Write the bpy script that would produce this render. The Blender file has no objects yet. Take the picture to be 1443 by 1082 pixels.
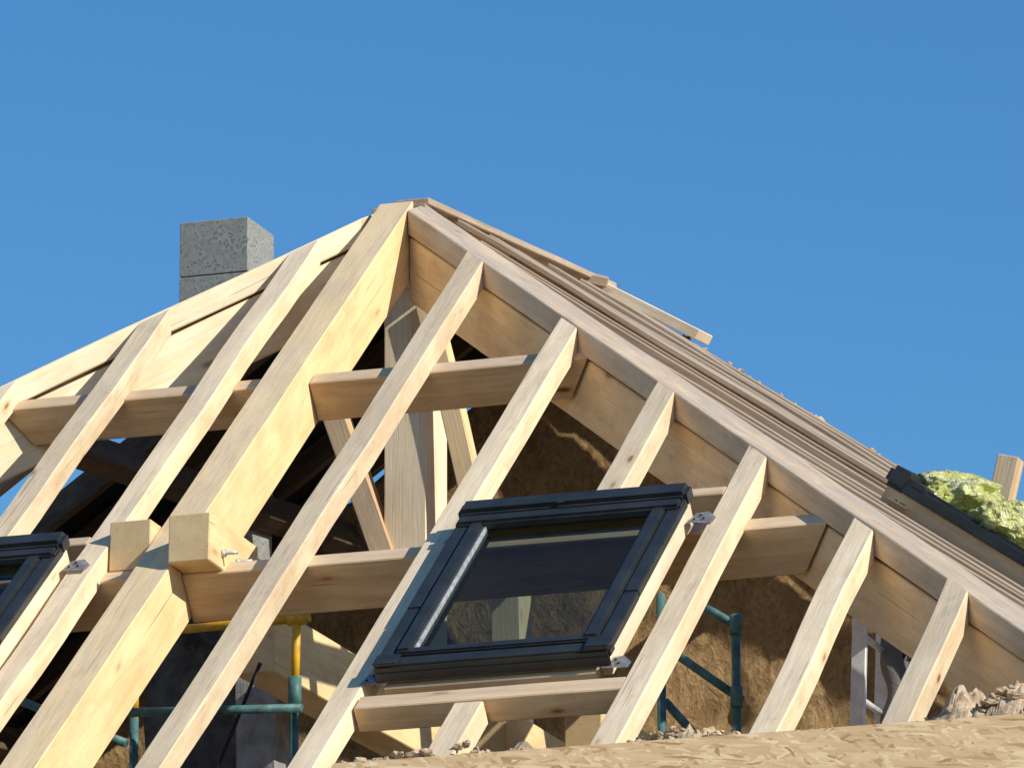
import bpy, bmesh, math, random
from mathutils import Vector, Matrix, noise
random.seed(7)
Z0=10.8
O=Vector((0,0,Z0))
TH=math.radians(38.372); T=math.tan(TH); CT=math.cos(TH); ST=math.sin(TH)
N=Vector((0,-ST,CT)); DN=Vector((0,-CT,-ST))
scene=bpy.context.scene
COL=scene.collection
def V(*a): return Vector(a)
def PL(x,s,h=0):            # point on the hip-end roof plane: x along the eave, s = plan distance from apex, h = depth below
    return V(x,-s,-s*T)-N*h
def empty(name,parent=None):
    o=bpy.data.objects.new(name,None); COL.objects.link(o)
    if parent: o.parent=parent
    return o
# ------------------------------------------------------------------ materials
def newmat(name):
    m=bpy.data.materials.new(name); m.use_nodes=True
    nt=m.node_tree; b=nt.nodes['Principled BSDF']
    return m,nt,b
def nd(nt,t,**k):
    n=nt.nodes.new(t)
    for a,v in k.items():
        if a in n.inputs: n.inputs[a].default_value=v
        else: setattr(n,a,v)
    return n
def ramp(nt,fac,stops):
    r=nt.nodes.new('ShaderNodeValToRGB'); e=r.color_ramp.elements
    e[0].position=stops[0][0]; e[0].color=(*stops[0][1],1)
    e[1].position=stops[1][0]; e[1].color=(*stops[1][1],1)
    for p,c in stops[2:]:
        x=e.new(p); x.color=(*c,1)
    nt.links.new(fac,r.inputs[0]); return r.outputs[0]
def mixc(nt,f,a,b,mode='MIX'):
    m=nt.nodes.new('ShaderNodeMix'); m.data_type='RGBA'; m.blend_type=mode
    for i,v in ((0,f),(6,a),(7,b)):
        if isinstance(v,(int,float)): m.inputs[i].default_value=v
        elif isinstance(v,tuple): m.inputs[i].default_value=(*v,1)
        else: nt.links.new(v,m.inputs[i])
    return m.outputs[2]
def math_(nt,op,a,b=0.0,clamp=False):
    m=nt.nodes.new('ShaderNodeMath'); m.operation=op; m.use_clamp=clamp
    for i,v in ((0,a),(1,b)):
        if isinstance(v,(int,float)): m.inputs[i].default_value=v
        else: nt.links.new(v,m.inputs[i])
    return m.outputs[0]
def wood(name,c1,c2,grey=(.66,.55,.42),wth=.7,knots=1.0,side_dirt=.35):
    m,nt,b=newmat(name); L=nt.links
    tc=nt.nodes.new('ShaderNodeTexCoord'); oi=nt.nodes.new('ShaderNodeObjectInfo')
    off=nt.nodes.new('ShaderNodeVectorMath'); off.operation='SCALE'
    cmb=nd(nt,'ShaderNodeCombineXYZ',X=37.0,Y=11.0,Z=23.0)
    L.new(cmb.outputs[0],off.inputs[0]); L.new(oi.outputs['Random'],off.inputs['Scale'])
    add=nt.nodes.new('ShaderNodeVectorMath'); add.operation='ADD'
    L.new(tc.outputs['Object'],add.inputs[0]); L.new(off.outputs[0],add.inputs[1])
    def mp(s):
        x=nt.nodes.new('ShaderNodeMapping'); x.inputs['Scale'].default_value=s; L.new(add.outputs[0],x.inputs[0]); return x.outputs[0]
    n1=nd(nt,'ShaderNodeTexNoise',Scale=1.0,Detail=5.0,Roughness=.6,Distortion=.6); L.new(mp((1.1,16,16)),n1.inputs['Vector'])
    n2=nd(nt,'ShaderNodeTexNoise',Scale=1.0,Detail=3.0,Roughness=.7); L.new(mp((4,150,150)),n2.inputs['Vector'])
    n3=nd(nt,'ShaderNodeTexNoise',Scale=1.0,Detail=4.0,Roughness=.65); L.new(mp((2.2,5,5)),n3.inputs['Vector'])
    g=ramp(nt,n1.outputs['Fac'],[(.30,c2),(.62,c1)])
    g=mixc(nt,.24,g,ramp(nt,n2.outputs['Fac'],[(.35,(.62,.54,.44)),(.65,(1,1,1))]),'MULTIPLY')
    g=mixc(nt,.75,g,ramp(nt,n3.outputs['Fac'],[(.35,(.80,.75,.69)),(.58,(1,1,1))]),'MULTIPLY')
    # knots
    vo=nd(nt,'ShaderNodeTexVoronoi',Scale=1.0,Randomness=1.0); L.new(mp((2.6,7.5,7.5)),vo.inputs['Vector'])
    sc_=nt.nodes.new('ShaderNodeSeparateColor'); L.new(vo.outputs['Color'],sc_.inputs[0])
    pick=math_(nt,'LESS_THAN',sc_.outputs[0],.65)
    k=ramp(nt,vo.outputs['Distance'],[(.06,(1,1,1)),(.12,(0,0,0))])
    kk=ramp(nt,vo.outputs['Distance'],[(.0,(.06,.025,.012)),(.11,(.30,.16,.07))])
    kf=math_(nt,'MULTIPLY',math_(nt,'MULTIPLY',k,pick),.9*knots)
    g=mixc(nt,kf,g,kk)
    halo=ramp(nt,vo.outputs['Distance'],[(.09,(.80,.66,.50)),(.24,(1,1,1))])
    g=mixc(nt,math_(nt,'MULTIPLY',pick,.7*knots),g,halo,'MULTIPLY')
    # weathering on the face that looks to the sky
    sp=nt.nodes.new('ShaderNodeSeparateXYZ'); L.new(tc.outputs['Normal'],sp.inputs[0])
    up=math_(nt,'MULTIPLY',math_(nt,'SUBTRACT',sp.outputs[2],.6,True),2.5,True)
    n4=nd(nt,'ShaderNodeTexNoise',Scale=1.0,Detail=6.0,Roughness=.7); L.new(mp((2.0,14,14)),n4.inputs['Vector'])
    wf=ramp(nt,n4.outputs['Fac'],[(.34,(.25,.25,.25)),(.62,(1,1,1))])
    wf=math_(nt,'MULTIPLY',wf,math_(nt,'MULTIPLY',up,wth))
    gg=mixc(nt,.5,grey,ramp(nt,n2.outputs['Fac'],[(.35,(.52,.46,.40)),(.65,(1,1,1))]),'MULTIPLY')
    g=mixc(nt,wf,g,gg)
    # drying checks
    n6=nd(nt,'ShaderNodeTexNoise',Scale=1.0,Detail=2.0,Roughness=.5,Distortion=.3); L.new(mp((1.3,75,75)),n6.inputs['Vector'])
    g=mixc(nt,math_(nt,'MULTIPLY',ramp(nt,n6.outputs['Fac'],[(.27,(1,1,1)),(.31,(0,0,0))]),.6),g,(.20,.13,.08))
    # dirt smudges
    n5=nd(nt,'ShaderNodeTexNoise',Scale=1.0,Detail=8.0,Roughness=.75); L.new(mp((5,11,11)),n5.inputs['Vector'])
    df=math_(nt,'MULTIPLY',ramp(nt,n5.outputs['Fac'],[(.53,(0,0,0)),(.70,(1,1,1))]),side_dirt)
    g=mixc(nt,df,g,(.30,.24,.18))
    # end grain
    ex=math_(nt,'GREATER_THAN',math_(nt,'ABSOLUTE',sp.outputs[0]),.6)
    g=mixc(nt,math_(nt,'MULTIPLY',ex,.35),g,(.45,.31,.19))
    # per-piece tone
    hs=nt.nodes.new('ShaderNodeHueSaturation'); L.new(g,hs.inputs['Color'])
    L.new(math_(nt,'ADD',math_(nt,'MULTIPLY',oi.outputs['Random'],.22),.89),hs.inputs['Value'])
    L.new(hs.outputs[0],b.inputs['Base Color'])
    b.inputs['Roughness'].default_value=.72; b.inputs['Specular IOR Level'].default_value=.25
    bp=nd(nt,'ShaderNodeBump',Strength=.4,Distance=.004); L.new(n2.outputs['Fac'],bp.inputs['Height']); L.new(bp.outputs[0],b.inputs['Normal'])
    return m
M_raf=wood('rafter_wood',(.92,.76,.52),(.80,.61,.38))
M_K=wood('glulam_wood',(.92,.71,.39),(.85,.62,.32),grey=(.68,.55,.40),wth=.75,knots=.35,side_dirt=.2)
M_hip=wood('hip_wood',(.88,.67,.41),(.78,.56,.31),wth=.9,knots=.8)
M_hipl=wood('hip_wood_sunlit',(.94,.82,.60),(.87,.70,.46),wth=.4,knots=.6,side_dirt=.15)  # whiter copy of the hip wood: sunlight on the left hip painted into its colour
M_strip=wood('strip_wood',(.74,.57,.39),(.58,.43,.28),grey=(.46,.40,.34),wth=.95)
M_pur=wood('purlin_wood',(.76,.55,.33),(.58,.38,.20),grey=(.66,.55,.42))
M_lath=wood('roof_side_wood',(.52,.40,.285),(.35,.26,.18),grey=(.37,.32,.27),wth=.9)
M_shade=wood('shaded_wood',(.13,.09,.06),(.07,.05,.035),grey=(.15,.12,.10),knots=.5)  # darkened wood: the shade inside the roof is painted into its colour
M_white=wood('planed_wood',(.92,.80,.60),(.85,.70,.48),wth=.3,knots=.4,side_dirt=.1)
def simple(name,col,rough=.5,metal=0,nscale=0,namp=.2,bump=0,bscale=40,spec=.5):
    m,nt,b=newmat(name); b.inputs['Roughness'].default_value=rough; b.inputs['Metallic'].default_value=metal
    b.inputs['Base Color'].default_value=(*col,1); b.inputs['Specular IOR Level'].default_value=spec
    tc=nt.nodes.new('ShaderNodeTexCoord')
    if nscale:
        n=nd(nt,'ShaderNodeTexNoise',Scale=nscale,Detail=6.0,Roughness=.65); nt.links.new(tc.outputs['Object'],n.inputs['Vector'])
        lo=tuple(c*(1-namp) for c in col); hi=tuple(min(1,c*(1+namp)) for c in col)
        nt.links.new(ramp(nt,n.outputs['Fac'],[(.35,lo),(.65,hi)]),b.inputs['Base Color'])
    if bump:
        n=nd(nt,'ShaderNodeTexNoise',Scale=bscale,Detail=7.0,Roughness=.7); nt.links.new(tc.outputs['Object'],n.inputs['Vector'])
        bp=nd(nt,'ShaderNodeBump',Strength=1.0,Distance=bump); nt.links.new(n.outputs['Fac'],bp.inputs['Height']); nt.links.new(bp.outputs[0],b.inputs['Normal'])
    return m
M_clad=simple('anthracite_metal',(.026,.030,.032),.40,.0,5,.3,.0008,50)
M_galv=simple('galvanised_steel',(.58,.59,.60),.42,.5,25,.3)
M_alu=simple('aluminium',(.68,.69,.70),.4,.25,20,.12)
M_teal=simple('teal_painted_pipe',(.06,.15,.15),.55,0,14,.5)
M_yel=simple('yellow_painted_pipe',(.66,.37,.02),.5,0,14,.3)
M_conc=simple('concrete',(.38,.36,.33),.9,0,5,.4,.01,22)
M_stone=simple('stone',(.11,.10,.09),.9,0,6,.6,.03,9)
M_rub=simple('mortar_rubble_mat',(.50,.37,.24),.95,0,22,.4,.008,60)
M_dark=simple('roof_underlay',(.022,.019,.017),.9,0,3,.5)
M_ground=simple('ground_soil',(.26,.20,.13),.95,0,.8,.4,.05,3)
def chim_mat():
    m,nt,b=newmat('chimney_block'); L=nt.links; tc=nt.nodes.new('ShaderNodeTexCoord')
    n=nd(nt,'ShaderNodeTexNoise',Scale=14.0,Detail=9.0,Roughness=.78); L.new(tc.outputs['Object'],n.inputs['Vector'])
    c=ramp(nt,n.outputs['Fac'],[(.34,(.22,.22,.20)),(.64,(.36,.36,.325))])
    v=nd(nt,'ShaderNodeTexVoronoi',Scale=55.0); L.new(tc.outputs['Object'],v.inputs['Vector'])
    n2=nd(nt,'ShaderNodeTexNoise',Scale=14.0,Detail=2.0); L.new(tc.outputs['Object'],n2.inputs['Vector'])
    pr=math_(nt,'LESS_THAN',v.outputs['Distance'],math_(nt,'SUBTRACT',math_(nt,'MULTIPLY',n2.outputs['Fac'],1.1),.27))
    c=mixc(nt,math_(nt,'MULTIPLY',pr,.5),c,(.07,.07,.065)); L.new(c,b.inputs['Base Color'])
    bp=nd(nt,'ShaderNodeBump',Strength=.7,Distance=.005); L.new(math_(nt,'SUBTRACT',n.outputs['Fac'],pr),bp.inputs['Height']); L.new(bp.outputs[0],b.inputs['Normal'])
    b.inputs['Roughness'].default_value=.95; return m
M_chim=chim_mat()
def earth_mat():
    m,nt,b=newmat('earth_plaster'); L=nt.links; tc=nt.nodes.new('ShaderNodeTexCoord')
    mp=nt.nodes.new('ShaderNodeMapping'); mp.inputs['Scale'].default_value=(1,1,.7); L.new(tc.outputs['Object'],mp.inputs[0])
    n=nd(nt,'ShaderNodeTexNoise',Scale=2.6,Detail=9.0,Roughness=.7,Distortion=.5); L.new(mp.outputs[0],n.inputs['Vector'])
    n2=nd(nt,'ShaderNodeTexNoise',Scale=38.0,Detail=8.0,Roughness=.8); L.new(mp.outputs[0],n2.inputs['Vector'])
    n3=nd(nt,'ShaderNodeTexNoise',Scale=10.0,Detail=6.0,Roughness=.65,Distortion=1.5); L.new(mp.outputs[0],n3.inputs['Vector'])
    c=ramp(nt,n.outputs['Fac'],[(.3,(.48,.30,.13)),(.7,(.72,.49,.24))])
    c=mixc(nt,.7,c,ramp(nt,n2.outputs['Fac'],[(.38,(.5,.45,.4)),(.58,(1,1,1))]),'MULTIPLY')
    c=mixc(nt,.5,c,ramp(nt,n3.outputs['Fac'],[(.36,(.45,.40,.36)),(.5,(1,1,1))]),'MULTIPLY')
    L.new(c,b.inputs['Base Color']); b.inputs['Roughness'].default_value=.95
    h=math_(nt,'ADD',math_(nt,'MULTIPLY',n3.outputs['Fac'],1.0),math_(nt,'MULTIPLY',n2.outputs['Fac'],.45))
    bp=nd(nt,'ShaderNodeBump',Strength=1.0,Distance=.028); L.new(h,bp.inputs['Height']); L.new(bp.outputs[0],b.inputs['Normal'])
    return m
M_earth=earth_mat()
def osb_mat():
    m,nt,b=newmat('osb'); L=nt.links; tc=nt.nodes.new('ShaderNodeTexCoord')
    dn=nd(nt,'ShaderNodeTexNoise',Scale=9.0,Detail=2.0); L.new(tc.outputs['Object'],dn.inputs['Vector'])
    vm=nt.nodes.new('ShaderNodeVectorMath'); vm.operation='MULTIPLY_ADD'; L.new(dn.outputs['Color'],vm.inputs[0]); vm.inputs[1].default_value=(.025,.025,0); L.new(tc.outputs['Object'],vm.inputs[2])
    base=None
    for i,(rot,sc) in enumerate([(0.15,(10,48,1)),(1.0,(13,52,1)),(-.6,(11,48,1)),(2.2,(14,56,1)),(-.25,(9,50,1))]):
        mp=nt.nodes.new('ShaderNodeMapping'); mp.vector_type='TEXTURE'
        mp.inputs['Rotation'].default_value=(0,0,rot); mp.inputs['Scale'].default_value=(1/sc[0],1/sc[1],1); mp.inputs['Location'].default_value=(i*.37,i*.21,0)
        L.new(vm.outputs[0],mp.inputs[0])
        v=nd(nt,'ShaderNodeTexVoronoi',Scale=1.0); v.voronoi_dimensions='2D'; L.new(mp.outputs[0],v.inputs['Vector'])
        sp=nt.nodes.new('ShaderNodeSeparateColor'); L.new(v.outputs['Color'],sp.inputs[0])
        c=ramp(nt,sp.outputs[0],[(.0,(.42,.25,.11)),(.15,(.62,.41,.20)),(.75,(.72,.51,.27)),(1,(.82,.63,.38))])
        if base is None: base=c
        else: base=mixc(nt,math_(nt,'GREATER_THAN',sp.outputs[1],.60),base,c)
    n=nd(nt,'ShaderNodeTexNoise',Scale=3.0,Detail=6.0); L.new(tc.outputs['Object'],n.inputs['Vector'])
    base=mixc(nt,.5,base,ramp(nt,n.outputs['Fac'],[(.35,(.80,.76,.70)),(.6,(1,1,1))]),'MULTIPLY')
    L.new(base,b.inputs['Base Color']); b.inputs['Roughness'].default_value=.6; return m
M_osb=osb_mat()
def glass_mat():
    m,nt,b=newmat('window_glass'); L=nt.links; nt.nodes.remove(b)
    out=nt.nodes['Material Output']
    fr=nd(nt,'ShaderNodeFresnel',IOR=1.45); gl=nd(nt,'ShaderNodeBsdfGlossy',Roughness=.01); gl.inputs['Color'].default_value=(.62,.80,.74,1)
    tr=nt.nodes.new('ShaderNodeBsdfTransparent'); tr.inputs['Color'].default_value=(.24,.30,.28,1)
    mx=nt.nodes.new('ShaderNodeMixShader'); L.new(fr.outputs[0],mx.inputs[0]); L.new(tr.outputs[0],mx.inputs[1]); L.new(gl.outputs[0],mx.inputs[2]); L.new(mx.outputs[0],out.inputs[0])
    return m
M_glass=glass_mat()
def plastic_mat():
    m,nt,b=newmat('insulation_wrap'); L=nt.links; tc=nt.nodes.new('ShaderNodeTexCoord')
    n=nd(nt,'ShaderNodeTexNoise',Scale=5.0,Detail=5.0,Distortion=1.8); L.new(tc.outputs['Object'],n.inputs['Vector'])
    L.new(ramp(nt,n.outputs['Fac'],[(.35,(.62,.64,.14)),(.56,(.80,.80,.34)),(.70,(.90,.91,.74))]),b.inputs['Base Color'])
    b.inputs['Roughness'].default_value=.14; b.inputs['Transmission Weight'].default_value=.2; b.inputs['Specular IOR Level'].default_value=.9
    n2=nd(nt,'ShaderNodeTexNoise',Scale=11.0,Detail=4.0,Distortion=3.0); L.new(tc.outputs['Object'],n2.inputs['Vector'])
    bp=nd(nt,'ShaderNodeBump',Strength=1.0,Distance=.05); L.new(math_(nt,'ABSOLUTE',math_(nt,'SUBTRACT',n2.outputs['Fac'],.5)),bp.inputs['Height']); L.new(bp.outputs[0],b.inputs['Normal']); return m
M_wrap=plastic_mat()
# ------------------------------------------------------------------ builders
def mesh_obj(name,bm,mats,parent=None,mat=None,smooth=False):
    me=bpy.data.meshes.new(name); bmesh.ops.recalc_face_normals(bm,faces=bm.faces); bm.to_mesh(me); bm.free()
    for m in (mats if isinstance(mats,list) else [mats]): me.materials.append(m)
    if smooth:
        for p in me.polygons: p.use_smooth=True
    o=bpy.data.objects.new(name,me); COL.objects.link(o)
    if mat is not None: o.matrix_world=mat
    if parent: o.parent=parent
    return o
def frame(p0,p1,up):
    L=(p1-p0); ln=L.length; L=L.normalized(); s=up.cross(L).normalized(); u=L.cross(s).normalized()
    M=Matrix(((L.x,s.x,u.x,p0.x),(L.y,s.y,u.y,p0.y),(L.z,s.z,u.z,p0.z),(0,0,0,1))); return M,ln
def beam(name,p0,p1,up,w,h,parent,mat,cuts=(),jit=.003,bev=.005):
    """solid timber; p0-p1 is the centre line of its top face; cuts: list of (point, normal) - keeps the side opposite to the normal"""
    p0=Vector(p0);p1=Vector(p1)
    M,ln=frame(p0,p1,Vector(up))
    bm=bmesh.new(); n=max(2,int(ln/.3))
    rows=[]
    ph=random.random()*50
    for i in range(n+1):
        x=ln*i/n
        dy=noise.noise(Vector((x*1.3+ph,0,0)))*jit*2; dz=noise.noise(Vector((x*1.1,ph,3)))*jit*2
        rows.append([bm.verts.new((x,a*w/2+dy,b+dz)) for a,b in ((-1,0),(1,0),(1,-h),(-1,-h))])
    for i in range(n):
        for k in range(4):
            bm.faces.new((rows[i][k],rows[i][(k+1)%4],rows[i+1][(k+1)%4],rows[i+1][k]))
    bm.faces.new(rows[0]); bm.faces.new(rows[-1])
    Mi=M.inverted()
    for pt,nr in cuts:
        lp=Mi@Vector(pt); lnn=(Mi.to_3x3()@Vector(nr)).normalized()
        r=bmesh.ops.bisect_plane(bm,geom=bm.verts[:]+bm.edges[:]+bm.faces[:],plane_co=lp,plane_no=lnn,clear_outer=True)
        ed=[e for e in r['geom_cut'] if isinstance(e,bmesh.types.BMEdge)]
        if ed: bmesh.ops.edgeloop_fill(bm,edges=ed)
    bmesh.ops.recalc_face_normals(bm,faces=bm.faces)
    if bev:
        es=[e for e in bm.edges if len(e.link_faces)==2 and e.calc_face_angle(0)>.5]
        try: bmesh.ops.bevel(bm,geom=es,offset=bev,segments=1,affect='EDGES')
        except Exception: pass
    return mesh_obj(name,bm,mat,parent,Matrix.Translation(O)@M)
def boxw(name,a,b,mat,parent=None,bev=.004,sub=0,disp=0,dsc=3):
    a=Vector(a);b=Vector(b);c=(a+b)/2;d=b-a
    bm=bmesh.new(); bmesh.ops.create_cube(bm,size=1)
    for v in bm.verts: v.co=Vector((v.co.x*d.x,v.co.y*d.y,v.co.z*d.z))
    if sub:
        bmesh.ops.subdivide_edges(bm,edges=bm.edges[:],cuts=sub,use_grid_fill=True)
        for v in bm.verts:
            q=v.co*dsc+c; v.co+=Vector((noise.noise(q),noise.noise(q+V(9,2,5)),noise.noise(q+V(3,8,1))))*disp
    elif bev: bmesh.ops.bevel(bm,geom=bm.edges[:],offset=bev,segments=1,affect='EDGES')
    return mesh_obj(name,bm,mat,parent,Matrix.Translation(O+c))
def pipe(name,a,b,r,mat,parent,bend=0):
    a=Vector(a);b=Vector(b); M,ln=frame(a,b,V(.13,.97,.21) if abs((b-a).normalized().y)<.8 else V(0,0,1))
    bm=bmesh.new()
    bmesh.ops.create_cone(bm,cap_ends=True,segments=20,radius1=r,radius2=r,depth=ln)
    for v in bm.verts: v.co=Vector((v.co.z+ln/2,v.co.x,v.co.y))
    o=mesh_obj(name,bm,mat,parent,Matrix.Translation(O)@M)
    for p in o.data.polygons: p.use_smooth=len(p.vertices)==4
    return o
def rubble(name,pts,mat,smin,smax,mounds=()):
    bm=bmesh.new()
    for p in pts:
        s=random.uniform(smin,smax)*random.uniform(.6,1); b2=bmesh.new(); bmesh.ops.create_icosphere(b2,subdivisions=2,radius=1)
        sc=Vector((random.uniform(.8,1.5),random.uniform(.7,1.3),random.uniform(.45,.9)))*s; ph=random.random()*90
        R=Matrix.Rotation(random.random()*6,3,'Z')
        m={}
        for v in b2.verts:
            q=v.co.copy(); q*=1+.55*noise.noise(q*1.3+V(ph,0,0))+.25*noise.noise(q*3.5+V(0,ph,0))
            m[v]=bm.verts.new(R@Vector((q.x*sc.x,q.y*sc.y,q.z*sc.z))+Vector(p))
        for f in b2.faces: bm.faces.new([m[v] for v in f.verts])
        b2.free()
    for (x0,x1,y0,y1,z,hh,sd) in mounds:     # heaped mortar bed the lumps lie in
        nx,ny=90,14; g=[]
        for i in range(nx+1):
            row=[]
            for j in range(ny+1):
                x=x0+(x1-x0)*i/nx; y=y0+(y1-y0)*j/ny; e=(math.sin(math.pi*i/nx)**.4)*(math.sin(math.pi*j/ny)**.6)
                k=.6+.7*noise.noise(V(x*5,3,sd))+.35*noise.noise(V(x*16,y*16,sd))+.18*noise.noise(V(x*45,y*45,sd))
                row.append(bm.verts.new((x,y,z+hh*e*k)))
            g.append(row)
        for i in range(nx):
            for j in range(ny): bm.faces.new((g[i][j],g[i+1][j],g[i+1][j+1],g[i][j+1]))
    return mesh_obj(name,bm,mat,None,Matrix.Translation(O))
# ------------------------------------------------------------------ roof frame
RF=empty('timber_roof_frame')
S_END=5.35
hipN_R=V(1,1,0).normalized()
hipN_L=V(-1,1,0).normalized()
def hcut(side,off=.0):
    if side>0: return (V(0,-.03-off,0),hipN_R)
    return (V(0,-.03-off,0),hipN_L)
beam('principal_rafter',PL(0,-.02),PL(0,S_END),N,.17,.29,RF,M_K,cuts=[(V(0,-.035,0),V(0,1,0))],jit=.002)
W=.118;H=.105
def jack(x,s0,s1,side,w=W):
    x2=x+random.uniform(-.012,.012)
    c=[hcut(side)] if side else []
    return beam('jack_rafter',PL(x,s0,random.uniform(-.006,.004)),PL(x2,s1,random.uniform(-.006,.004)),N,w+random.uniform(-.004,.004),H,RF,M_raf,cuts=c,jit=.005,bev=.006)
jack(.60,.3,S_END,1); jack(1.275,.9,S_END,1); jack(1.93,1.5,2.80,1); jack(1.825,4.27,S_END,0,.125)
jack(2.515,2.1,S_END,1); jack(3.15,2.7,S_END,1); jack(3.68,3.2,S_END,1); jack(4.3,3.9,S_END,1)
jack(-.335,.1,S_END,-1); jack(-.865,.5,S_END,-1); jack(-1.40,1.1,2.8,-1); jack(-1.95,1.6,S_END,-1); jack(-2.5,2.2,S_END,-1)
def hip(side):
    sx=side; c=.057
    def P(x,dz=0): return V(sx*(x+c),-(x+.03)+c,-T*(x+.03)+dz)
    st=.088 if side>0 else .13
    cut=[(V(sx*st,0,0),V(-sx,0,0))]
    hn=hipN_R if side>0 else hipN_L
    beam('hip_strip',P(-.3),P(5.3),V(0,0,1),.17,.105,RF,M_strip if side>0 else M_hipl,cuts=cut,jit=.004)
    f=V(hn.x,hn.y,0)*.016
    beam('hip_beam',P(-.3)+f-V(0,0,.136),P(5.3)+f-V(0,0,.136),V(0,0,1),.165,.272,RF,M_hip if side>0 else M_hipl,cuts=cut,jit=.002)
    f=V(hn.x,hn.y,0)*.05
    beam('hip_packer',P(-.3)+f-V(0,0,.11),P(5.3)+f-V(0,0,.11),V(0,0,1),.08,.03,RF,M_hip,cuts=cut,bev=0)
hip(1);hip(-1)
for s,hh in ((1.45,.19),(2.98,.225)):
    beam('purlin',PL(.087,s,.088),PL(s+.4,s,.088),N,.10,hh,RF,M_pur,cuts=[hcut(1)])
    beam('purlin',PL(-s-.4,s,.088),PL(-.087,s,.088),N,.10,hh,RF,M_pur,cuts=[hcut(-1)])
beam('trimmer',PL(1.336,4.22,.002),PL(2.455,4.22,.002),N,.105,.11,RF,M_pur)
beam('trimmer',PL(1.336,2.84,.002),PL(2.455,2.84,.002),N,.07,.10,RF,M_pur)
beam('trimmer',PL(-1.34-.6,2.82,.002),PL(-.395,2.82,.002),N,.07,.10,RF,M_pur)
beam('trimmer',PL(-1.34-.6,4.22,.002),PL(-.395,4.22,.002),N,.105,.11,RF,M_pur)
def block(x0,x1,y0,y1,z0,z1,tilt=0):
    bm=bmesh.new(); bmesh.ops.create_cube(bm,size=1); c=V((x0+x1)/2,(y0+y1)/2,(z0+z1)/2); d=V(x1-x0,y1-y0,z1-z0)
    for v in bm.verts: v.co=Vector((v.co.y*d.y,v.co.x*d.x,v.co.z*d.z))
    es=[e for e in bm.edges if all(v.co.x<0 for v in e.verts)]
    bmesh.ops.bevel(bm,geom=es,offset=.035,segments=2,affect='EDGES')
    bmesh.ops.bevel(bm,geom=[e for e in bm.edges if e.calc_face_angle(0)>1.2],offset=.005,segments=1,affect='EDGES')
    M=Matrix(((0,1,0,c.x),(1,0,0,c.y),(0,0,1,c.z),(0,0,0,1)))
    return mesh_obj('tie_end',bm,M_K,RF,Matrix.Translation(O)@M@Matrix.Rotation(tilt,4,'Y'))
block(.089,.275,-3.12,-2.55,-2.455,-2.245,.05)
block(-.275,-.089,-2.88,-2.4,-2.41,-2.19,.05)
for yy in (-2.97,-2.80):
    pipe('bolt',(.26,yy,-2.38),(.345,yy,-2.38),.008,M_galv,RF)
    pipe('bolt_nut',(.276,yy,-2.38),(.290,yy,-2.38),.016,M_galv,RF)
beam('king_post',V(-.095,.35,-.12),V(-.095,.35,-2.12),V(0,-1,0),.21,.30,RF,M_white,jit=.001)
beam('brace',V(-.64,.33,-.40),V(-.17,.33,-1.72),V(0,-1,0),.11,.11,RF,M_pur)
beam('brace',V(.02,.30,-.42),V(.30,.30,-1.62),V(0,-1,0),.10,.10,RF,M_K)
beam('tie_beam',V(-.37,-.9,-2.13),V(-.37,2.98,-2.13),V(0,0,1),.2,.30,RF,M_K)
beam('tie_beam',V(1.50,-3.1,-3.16),V(1.50,1.0,-3.16),V(0,0,1),.16,.2,RF,M_K)
beam('tie_beam',V(1.98,-3.3,-3.22),V(1.98,1.0,-3.22),V(0,0,1),.16,.2,RF,M_K)
beam('stud',V(1.27,-2.2,-2.42),V(1.30,-2.2,-4.2),V(0,-1,0),.13,.16,RF,M_white)
beam('ridge_beam',V(0,-.0,-.10),V(0,3.0,.20),V(0,0,1),.16,.28,RF,M_pur)
beam('ridge_cap',V(.03,.10,.022),V(.0,3.05,.365),V(0,0,1),.17,.035,RF,M_lath)
beam('ridge_packer',V(-.15,.12,-.02),V(.12,.12,-.02),V(0,0,1),.16,.07,RF,M_lath)
def SP(x,y,h=0):
    n=V(.69*(1 if x>=0 else -1),-.1,1).normalized(); return V(x,y,.1*y-.69*abs(x))+n*h
nR=V(.69,-.1,1).normalized(); nL=V(-.69,-.1,1).normalized()
for y in (-4.2,-3.74,-3.28,-2.82,-2.36,-1.9,-1.44,-.98,-.52,.5,.95,1.4,1.85,2.3,2.75):
    x0=.09 if y>=0 else -y+.12
    beam('right_rafter',SP(x0,y),SP(5.2,y),nR,.075,.14,RF,M_lath,cuts=[(V(0,-.03+.12,0),-hipN_R)] if y<0 else ())
for y in (-4.2,-3.6,-3.0,-2.4,-1.8,-1.2,-.6,.25,.85,1.45,2.05,2.65):
    xl=-.09 if y>=0 else y-.12
    beam('left_rafter',SP(xl,y),SP(-5.2,y),nL,.07,.12,RF,M_lath if y<.0 else M_shade,cuts=[(V(0,-.03+.12,0),-hipN_L)] if y<0 else ())  # rafters behind the hip end get the wood with interior shade painted in
for y in (.55,1.0,1.35,1.9,2.4,2.85):
    beam('roof_board',SP(.10,y,.045),SP(3.2+random.uniform(-.2,.1),y,.045+random.uniform(0,.02)),nR,.12,.028,RF,M_lath,jit=.008)
for xx in (1.45,2.95):
    beam('side_purlin',SP(xx,-xx+.3,-.145),SP(xx,3,-.145),nR,.1,.18,RF,M_pur)
    beam('side_purlin',SP(-xx,-xx+.3,-.145),SP(-xx,3,-.145),nL,.1,.18,RF,M_shade)
bm=bmesh.new()
vs=[bm.verts.new(SP(-.05,.40,.01)),bm.verts.new(SP(-.05,3.0,.01)),bm.verts.new(SP(-5.2,3.0,.01)),bm.verts.new(SP(-5.2,.40,.01))]
bm.faces.new(vs); bmesh.ops.solidify(bm,geom=bm.faces[:],thickness=.02)
mesh_obj('underlay',bm,M_dark,RF,Matrix.Translation(O))
beam('loose_plank',V(-.02,2.93,.39),V(.60,2.93,.025),nR,.20,.055,RF,M_white)
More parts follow.
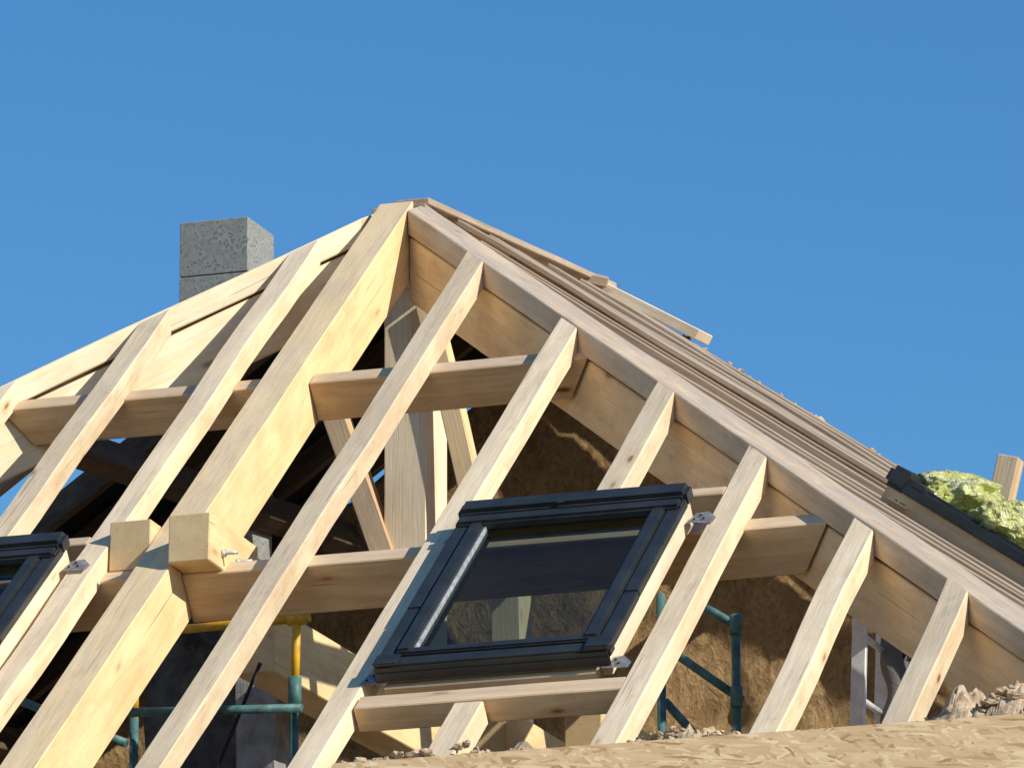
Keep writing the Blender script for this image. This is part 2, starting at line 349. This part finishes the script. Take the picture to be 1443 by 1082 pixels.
beam('loose_plank',V(-.22,2.6,.40),V(.14,2.75,.31),nR,.2,.05,RF,M_lath)
# ------------------------------------------------------------------ house walls
HW=empty('earth_house')
bm=bmesh.new()
nx,nz=190,110
grid=[]
for i in range(nx+1):
    x=-4.7+9.4*i/nx
    top=.3-.69*abs(x)-.05+.05*noise.noise(V(x*6,0,0))+.03*noise.noise(V(x*19,4,0))
    colv=[]
    for j in range(nz+1):
        z=-5+(top+5)*j/nz
        yy=3.0+.03*noise.noise(V(x*2.5,1,z*3))+.022*noise.noise(V(x*8,1,z*8))
        colv.append(bm.verts.new((x,yy,z)))
    colv.append(bm.verts.new((x,3.4,top)))
    grid.append(colv)
for i in range(nx):
    for j in range(nz+1): bm.faces.new((grid[i][j],grid[i+1][j],grid[i+1][j+1],grid[i][j+1]))
mesh_obj('gable_wall',bm,M_earth,HW,Matrix.Translation(O),smooth=True)
boxw('back_wall',(-4.7,3.05,-Z0),(4.7,3.4,-4.9),M_earth,HW)
boxw('front_wall',(-4.7,-4.85,-Z0),(4.7,-4.40,-3.80),M_earth,HW,bev=.02)
boxw('right_wall',(4.3,-4.39,-Z0),(4.69,3.04,-3.4),M_earth,HW)
boxw('left_wall',(-4.69,-4.39,-Z0),(-4.3,3.04,-3.4),M_earth,HW)
boxw('floor_slab',(-4.29,-4.38,-6.2),(4.29,3.0,-6.0),M_conc,HW)
boxw('concrete_column',(-.80,0,-6),(-.61,.2,-2.02),M_conc,HW,sub=12,disp=.02,dsc=6)
boxw('stone_pier',(-1.62,.9,-6),(-1.0,1.3,-1.62),M_stone,HW,sub=14,disp=.07,dsc=5)
bm=bmesh.new(); prev=None
for i in range(300):
    x=.30+2.35*i/299; e=min(1,i/25,(299-i)/15)
    zt=.3-.69*x+e*(.04+.03*noise.noise(V(x*4,7,0))+.025*noise.noise(V(x*15,2,0))+.015*noise.noise(V(x*45,5,0)))
    yj=.04*noise.noise(V(x*17,0,9))
    row=[bm.verts.new((x,2.93+yj,.3-.69*x-.09)),bm.verts.new((x,2.95+yj*.6,zt-.025)),bm.verts.new((x,3.03,zt)),bm.verts.new((x,3.2+yj,zt-.02+.02*noise.noise(V(x*22,1,1)))),bm.verts.new((x,3.39,.3-.69*x-.05))]
    if prev:
        for k in range(4): bm.faces.new((prev[k],row[k],row[k+1],prev[k+1]))
    prev=row
mesh_obj('mortar_crust',bm,M_rub,HW,Matrix.Translation(O))
pts=[]
for k in range(170):
    x=random.uniform(.45,2.5); pts.append((x,2.96+random.uniform(-.06,.2),.335-.69*x+random.uniform(-.02,.015)))
rubble('mortar_crest',pts,M_rub,.008,.024).parent=HW
pts=[];mo=[]
for x0,x1,n,hh in ((1.36,2.45,260,.13),(2.60,3.10,160,.17),(3.75,4.5,260,.24)):
    mo.append((x0-.03,x1+.03,-4.72,-4.36,-3.76,hh*1.1,x0*7))
    for k in range(n):
        x=random.uniform(x0,x1); t=(x-x0)/(x1-x0); env=hh*(.55+.6*noise.noise(V(x*5,3,0)))*math.sin(math.pi*min(1,max(.08,t)))**.5
        pts.append((x,random.uniform(-4.66,-4.42),-3.72+random.random()*env))
rubble('mortar_rubble',pts,M_rub,.008,.036,mo)
M=Matrix(((1,0,0,0),(0,-DN.y,N.y,0),(0,-DN.z,N.z,0),(0,0,0,1)))
bm=bmesh.new(); bmesh.ops.create_cube(bm,size=1)
for v in bm.verts: v.co=Vector((v.co.x*3.6,v.co.y*1.2,v.co.z*.018))
mesh_obj('osb_deck',bm,M_osb,None,Matrix.Translation(O+PL(3.22,4.69,-.022)+DN*.6)@M)
# ------------------------------------------------------------------ chimney
CH=empty('chimney')
for k in range(14):
    z1=.44-k*.285
    boxw('block',(-1.70+random.uniform(-.003,.003),1.5,z1-.280),(-1.335+random.uniform(-.003,.003),1.865,z1),M_chim,CH,bev=.004)
boxw('mortar_core',(-1.69,1.51,-4),(-1.345,1.855,.42),M_chim,CH)
# ------------------------------------------------------------------ roof windows
def skylight(name,Mw,w,l,side_mat=None):
    E=empty(name); side_mat=side_mat or M_white
    def bx(n,a,b,mat,bev=.004):
        a=Vector(a);b=Vector(b);c=(a+b)/2;d=b-a
        bm=bmesh.new(); bmesh.ops.create_cube(bm,size=1)
        for v in bm.verts: v.co=Vector((v.co.x*d.x,v.co.y*d.y,v.co.z*d.z))
        if bev: bmesh.ops.bevel(bm,geom=bm.edges[:],offset=bev,segments=2,affect='EDGES')
        return mesh_obj(n,bm,mat,E,Mw@Matrix.Translation(c))
    def long(n,a,b,mat):
        a=Vector(a);b=Vector(b);c=(a+b)/2;d=b-a
        bm=bmesh.new(); bmesh.ops.create_cube(bm,size=1)
        for v in bm.verts: v.co=Vector((v.co.x*d.y,v.co.y*d.x,v.co.z*d.z))
        bmesh.ops.bevel(bm,geom=bm.edges[:],offset=.003,segments=1,affect='EDGES')
        return mesh_obj(n,bm,mat,E,Mw@Matrix.Translation(c)@Matrix.Rotation(math.pi/2,4,'Z'))
    long('frame_side',(.018,.02,-.05),(.058,l-.02,.050),side_mat); long('frame_side',(w-.058,.02,-.05),(w-.012,l-.02,.050),side_mat)
    bx('frame_bottom',(.059,.02,-.05),(w-.059,.06,.050),M_white,.003); bx('frame_top',(.059,l-.06,-.05),(w-.059,l-.02,.050),M_white,.003)
    bx('sill_board',(.03,-.035,-.045),(w-.06,.018,-.008),M_pur,.003)
    for s in (0,1):
        a,b=(0,.062) if s==0 else (w-.062,w)
        bx('cladding_side',(a,.50,.05),(b,l-.09,.088),M_clad); bx('cladding_side',(a,.03,.048),(b,.497,.085),M_clad)
        a,b=(.068,.128) if s==0 else (w-.128,w-.068)
        bx('sash_cover',(a,.09,.052),(b,l-.12,.100),M_clad,.008)
        a,b=(.129,.140) if s==0 else (w-.140,w-.129)
        bx('glazing_bead',(a,.12,.052),(b,l-.14,.082),M_galv if s==0 else M_clad,.002)
    bx('sash_bottom_cover',(.064,.075,.05),(w-.064,.128,.090),M_clad,.008)
    bx('sash_lip',(.129,.129,.05),(w-.129,.145,.072),M_galv,.002)
    bx('cladding_bottom',(-.004,-.012,.035),(w+.004,.070,.080),M_clad,.010)
    bx('bottom_apron',(.0,-.018,.01),(w,-.006,.05),M_clad,.002)
    bx('hood_low',(.004,l-.19,.060),(w-.004,l-.113,.108),M_clad,.012)
    bx('hood',(-.006,l-.11,.045),(w+.006,l+.006,.125),M_clad,.018)
    bx('corner_cap',(w-.10,-.016,.081),(w+.006,.075,.100),M_clad,.006)
    bx('corner_cap',(-.006,-.016,.081),(.10,.075,.092),M_clad,.006)
    bx('screw_plate',(w*.44,l-.112,.1252),(w*.47,l-.08,.129),M_clad,.001)
    bm=bmesh.new(); bm.faces.new([bm.verts.new(p) for p in ((.130,.12,.063),(w-.130,.12,.063),(w-.130,l-.12,.063),(.130,l-.12,.063))])
    g=mesh_obj('glass_pane',bm,M_glass,E,Mw)
    if g.data.polygons[0].normal.z<0: g.data.flip_normals()
    long('inner_sash',(.075,.08,-.02),(.115,l-.08,.048),M_white); long('inner_sash',(w-.115,.08,-.02),(w-.075,l-.08,.048),M_white)
    bx('inner_sash',(.116,.075,-.02),(w-.116,.115,.048),M_white); bx('inner_sash',(.116,l-.12,-.02),(w-.116,l-.08,.048),M_white)
    for (x,y0) in ((-.075,-.02),(w-.04,-.035),(w+.0,l-.16),(-.075,l-.16)):
        bm=bmesh.new(); pts=[(0,0),(.115,-.01),(.12,.035),(.075,.10),(.02,.09)]
        f=bm.faces.new([bm.verts.new((px,py,0)) for px,py in pts]); bmesh.ops.solidify(bm,geom=[f],thickness=.004)
        mesh_obj('bracket',bm,M_galv,E,Mw@Matrix.Translation(V(x,y0,.010)))
        for q in ((.03,.02),(.07,.02),(.05,.055)):
            bm=bmesh.new(); bmesh.ops.create_cone(bm,cap_ends=True,segments=10,radius1=.006,radius2=.006,depth=.004)
            mesh_obj('screw',bm,M_dark,E,Mw@Matrix.Translation(V(x+q[0],y0+q[1],.017)))
    return E
Rm=Matrix(((1,0,0,0),(0,-DN.y,N.y,0),(0,-DN.z,N.z,0),(0,0,0,1)))
def wplace(x,s): return Matrix.Translation(O+PL(x,s))@Rm
skylight('roof_window',wplace(1.385,4.10),.985,1.435)
skylight('roof_window',wplace(-1.40,4.07),.985,1.435)
yd=V(1,0,-.69).normalized()
xa=(-yd).cross(nR)
Rr=Matrix(((xa.x,-yd.x,nR.x,0),(xa.y,-yd.y,nR.y,0),(xa.z,-yd.z,nR.z,0),(0,0,0,1)))
skylight('roof_window',Matrix.Translation(O+SP(2.55,-.90,.015)+yd*1.4)@Rr@Matrix.Diagonal((1,1,1.25,1)),1.0,1.4,M_pur)
# ------------------------------------------------------------------ insulation and stub
def blob(name,c,r,mat,seed,parent):
    bm=bmesh.new(); bmesh.ops.create_icosphere(bm,subdivisions=6,radius=1)
    def rg(q): return 1-2*abs(noise.noise(q))
    for v in bm.verts:
        q=v.co.copy(); k=1+.30*noise.noise(q*1.5+V(seed,0,0))+.12*rg(q*1.9+V(0,seed,0))+.07*rg(q*4.0+V(0,0,seed))+.035*rg(q*9+V(seed,0,seed))
        v.co=Vector((q.x*r[0]*k,q.y*r[1]*k,q.z*r[2]*k))
    return mesh_obj(name,bm,mat,parent,Matrix.Translation(O+Vector(c)),smooth=True)
IN=empty('wrapped_insulation_roll')
blob('bag_1',SP(2.72,-.46,.15),(.20,.25,.10),M_wrap,3,IN)
blob('bag_2',SP(2.97,-.54,.155),(.20,.25,.11),M_wrap,8,IN)
blob('bag_3',SP(3.23,-.57,.15),(.20,.22,.10),M_wrap,14,IN)
ST_=empty('timber_stub')
beam('stub',V(2.84,-.1,-1.95),V(2.95,-.1,-1.51),V(0,-1,0),.10,.1,ST_,M_pur)
# ------------------------------------------------------------------ scaffolding
SC=empty('scaffolding')
R_=.020
def sp(a,b,m=M_teal,r=None): pipe('tube',a,b,r or R_,m,SC)
sp((.06,-1.5,-2.30),(.05,-1.5,-2.66),M_yel); sp((.05,-1.5,-2.66),(.04,-1.5,-6))
pipe('coupler',(.052,-1.5,-2.60),(.05,-1.5,-2.74),.030,M_teal,SC)
sp((-.56,-1.5,-2.345),(.12,-1.5,-2.335),M_yel); pipe('coupler',(.02,-1.5,-2.338),(.10,-1.5,-2.336),.030,M_yel,SC)
sp((-.73,-1.45,-2.5),(-.73,-1.45,-2.72),M_yel); sp((-.73,-1.45,-2.72),(-.73,-1.45,-6))
sp((-.75,-1.54,-2.71),(.10,-1.54,-2.75)); sp((-1.4,-1.54,-2.55),(-.73,-1.54,-2.85))
sp((-.15,-1.4,-2.5),(-.5,-1.4,-3.3),M_dark,.009)
sp((1.78,-.5,-2.25),(1.78,-.5,-6)); sp((1.43,-.5,-2.12),(1.43,-.5,-6)); sp((1.58,-.45,-2.16),(1.79,-.45,-2.29))
sp((1.46,-.45,-2.37),(1.79,-.45,-2.62)); sp((1.43,-.45,-2.60),(1.60,-.45,-2.80))
pipe('coupler',(1.78,-.5,-2.24),(1.78,-.5,-2.33),.028,M_teal,SC); pipe('coupler',(1.78,-.5,-2.57),(1.78,-.5,-2.66),.028,M_teal,SC)
boxw('plank',(1.3,-1.3,-3.9),(3.9,-.3,-3.85),M_pur,SC)
sp((2.3,-1.2,-3.92),(2.3,-1.2,-6)); sp((3.7,-1.2,-3.92),(3.7,-1.2,-6)); sp((3.7,-.5,-3.92),(3.7,-.5,-6))
LA=empty('aluminium_ladder')
for dy in (0,.37):
    beam('rail',V(2.545,-1.2+dy,-2.05),V(2.47,-1.2+dy,-3.85),V(-1,0,0),.028,.065,LA,M_alu,jit=0,bev=.003)
for k in range(7):
    z=-3.65+k*.28; x=2.47+(z+3.85)/1.8*.075+.03
    pipe('rung',(x,-1.2,z),(x,-.83,z),.015,M_alu,LA)
# ------------------------------------------------------------------ worker
def worker():
    base=V(2.585,-.60,-3.85)
    J=[];Rd=[];Ed=[]
    def a(p,r,par=None):
        J.append(Vector(p));Rd.append(r);i=len(J)-1
        if par is not None: Ed.append((par,i))
        return i
    pel=a((0,0,.95),(.125,.16)); wa=a((.0,0,1.10),(.105,.14),pel); ch=a((-.01,0,1.28),(.125,.175),wa); up=a((-.02,0,1.42),(.10,.15),ch)
    nk=a((-.03,0,1.50),(.055,.055),up); hd=a((-.05,0,1.56),(.05,.05),nk)
    for sg in (-1,1):
        hp=a((0,sg*.09,.86),(.09,.09),pel); kn=a((-.03,sg*.11,.48),(.06,.06),hp); an=a((.01,sg*.12,.10),(.042,.042),kn)
        he=a((.0,sg*.12,.05),(.04,.04),an); to=a((-.16,sg*.13,.035),(.035,.03),he)
        sh=a((-.02,sg*.19,1.40),(.065,.065),up)
        el=a((.02 if sg>0 else .04,sg*.24,1.12),(.048,.048),sh)
        wr=a((-.14 if sg>0 else -.06,sg*.20,.93 if sg>0 else .88),(.032,.032),el)
        d=(J[wr]-J[el]).normalized(); pm=a(J[wr]+d*.05,(.034,.02),wr)
        sd=d.cross(V(0,1,0)).normalized()
        for k,(o,ln) in enumerate(((-.03,.062),(-.010,.075),(.010,.07),(.028,.055))):
            r0=a(J[wr]+d*.085+sd*o,(.0095,.0095),pm); r1=a(J[r0]+d*ln*.5+V(0,-sg*.008,-.004),(.0085,.0085),r0); a(J[r1]+d*ln*.4+V(0,-sg*.022,-.008),(.007,.007),r1)
        t0=a(J[wr]+d*.03-sd*.035,(.011,.011),wr); t1=a(J[t0]+d*.03-sd*.02,(.0095,.0095),t0); a(J[t1]+d*.028-sd*.004,(.008,.008),t1)
    me=bpy.data.meshes.new('body'); me.from_pydata([tuple(j) for j in J],Ed,[]); ob=bpy.data.objects.new('body',me); COL.objects.link(ob)
    sk=ob.modifiers.new('s','SKIN'); sk.use_smooth_shade=True
    for i,v in enumerate(me.skin_vertices[0].data): v.radius=Rd[i] if isinstance(Rd[i],tuple) else (Rd[i],Rd[i]); v.use_root=(i==0)
    ob.modifiers.new('u','SUBSURF').levels=2
    ob.modifiers['u'].render_levels=2
    dg=bpy.context.evaluated_depsgraph_get(); m2=bpy.data.meshes.new_from_object(ob.evaluated_get(dg)); bpy.data.objects.remove(ob)
    skin=simple('skin',(.50,.27,.18),.55); shirt=simple('grey_shirt',(.15,.145,.145),.9,0,3,.12,.02,5); tr=simple('work_trousers',(.15,.14,.12),.9,0,30,.2,.01,15); shoe=simple('shoe',(.03,.025,.02),.6)
    for m in (shirt,skin,tr,shoe): m2.materials.append(m)
    for v in m2.vertices:
        if .12<v.co.z<1.46 and not (abs(v.co.y)>.15 and v.co.z<.95):
            q=v.co*6; v.co+=v.normal*.012*noise.noise(V(q.x,q.y,q.z*1.6))
    for p in m2.polygons:
        c=p.center; p.use_smooth=True
        if c.z>1.485: p.material_index=1
        elif abs(c.y)>.15 and c.z<.93 and c.z>.62: p.material_index=1
        elif c.z<.10: p.material_index=3
        elif c.z<.93: p.material_index=2
    W_=empty('construction_worker')
    o=bpy.data.objects.new('body_clothed',m2); COL.objects.link(o); o.matrix_world=Matrix.Translation(O+base); o.parent=W_
    bm=bmesh.new(); bmesh.ops.create_icosphere(bm,subdivisions=4,radius=1)
    for v in bm.verts:
        q=v.co.copy(); x,y,z=q.x*.098,q.y*.075,q.z*.118
        if z<0: x*=1-.12*(-z/.118); y*=1-.28*(-z/.118)
        if q.x<0:
            x-= .024*math.exp(-((y/.014)**2+((z+.012)/.022)**2))
            x+= .010*math.exp(-(((abs(y)-.030)/.016)**2+((z-.012)/.013)**2))
            x-= .006*math.exp(-((y/.024)**2+((z+.055)/.010)**2))
        v.co=(x,y,z)
    mesh_obj('head',bm,skin,W_,Matrix.Translation(O+base+V(-.055,0,1.645)),smooth=True)
    hair=simple('hair',(.05,.03,.02),.8,0,60,.4,.01,80)
    bm=bmesh.new(); bmesh.ops.create_icosphere(bm,subdivisions=4,radius=1)
    for v in bm.verts:
        q=v.co; v.co=Vector((q.x*.106*(1+.04*noise.noise(q*6)),q.y*.084,q.z*.124*(1+.05*noise.noise(q*8))))
    bmesh.ops.bisect_plane(bm,geom=bm.verts[:]+bm.edges[:]+bm.faces[:],plane_co=(-.05,0,.045),plane_no=(-.8,0,-.6),clear_outer=True)
    mesh_obj('hair',bm,hair,W_,Matrix.Translation(O+base+V(-.05,0,1.65)),smooth=True)
    for sg in (-1,1):
        bm=bmesh.new(); bmesh.ops.create_icosphere(bm,subdivisions=2,radius=1)
        for v in bm.verts: v.co=Vector((v.co.x*.018,v.co.y*.008,v.co.z*.032))
        mesh_obj('ear',bm,skin,W_,Matrix.Translation(O+base+V(-.05,sg*.077,1.64)),smooth=True)
worker()
# ------------------------------------------------------------------ ground
bm=bmesh.new(); bmesh.ops.create_grid(bm,x_segments=40,y_segments=40,size=1500); mesh_obj('ground',bm,M_ground)
# ------------------------------------------------------------------ light
sun_dir=V(.80,-.25,.50).normalized()
el=math.asin(sun_dir.z); az=math.atan2(sun_dir.x,sun_dir.y)
sl=bpy.data.lights.new('sun','SUN'); sl.energy=5.0; sl.angle=math.radians(.53); sl.color=(1,.94,.82)
so=bpy.data.objects.new('sun',sl); COL.objects.link(so); so.rotation_euler=(-sun_dir).to_track_quat('-Z','Y').to_euler(); so.location=O+sun_dir*30
w=bpy.data.worlds.new('World'); scene.world=w; w.use_nodes=True; nt=w.node_tree; bg=nt.nodes['Background']
sky=nt.nodes.new('ShaderNodeTexSky'); sky.sky_type='NISHITA'; sky.sun_disc=False; sky.sun_elevation=el; sky.sun_rotation=az
sky.altitude=300; sky.air_density=1.0; sky.dust_density=.15; sky.ozone_density=3.5
hs=nt.nodes.new('ShaderNodeHueSaturation'); hs.inputs['Saturation'].default_value=1.28; hs.inputs['Value'].default_value=1.0; hs.inputs['Hue'].default_value=.50
nt.links.new(sky.outputs[0],hs.inputs['Color']); nt.links.new(hs.outputs[0],bg.inputs['Color']); bg.inputs['Strength'].default_value=.13
# ------------------------------------------------------------------ camera
r=V(0.94620943,0.32352787,-0.00417482);u=V(0.08448741,-0.23460059,0.96841336);f=V(-0.3123293,0.91667458,0.24931532)
C=V(10.873,-30.275,-9.181)+O
cd=bpy.data.cameras.new('camera'); cd.sensor_width=36; cd.lens=10031/1443*36; cd.clip_end=5000; cd.clip_start=.5
co=bpy.data.objects.new('camera',cd); COL.objects.link(co)
co.matrix_world=Matrix(((r.x,u.x,-f.x,C.x),(r.y,u.y,-f.y,C.y),(r.z,u.z,-f.z,C.z),(0,0,0,1)))
scene.camera=co
scene.view_settings.view_transform='Standard'; scene.view_settings.look='None'; scene.view_settings.exposure=0
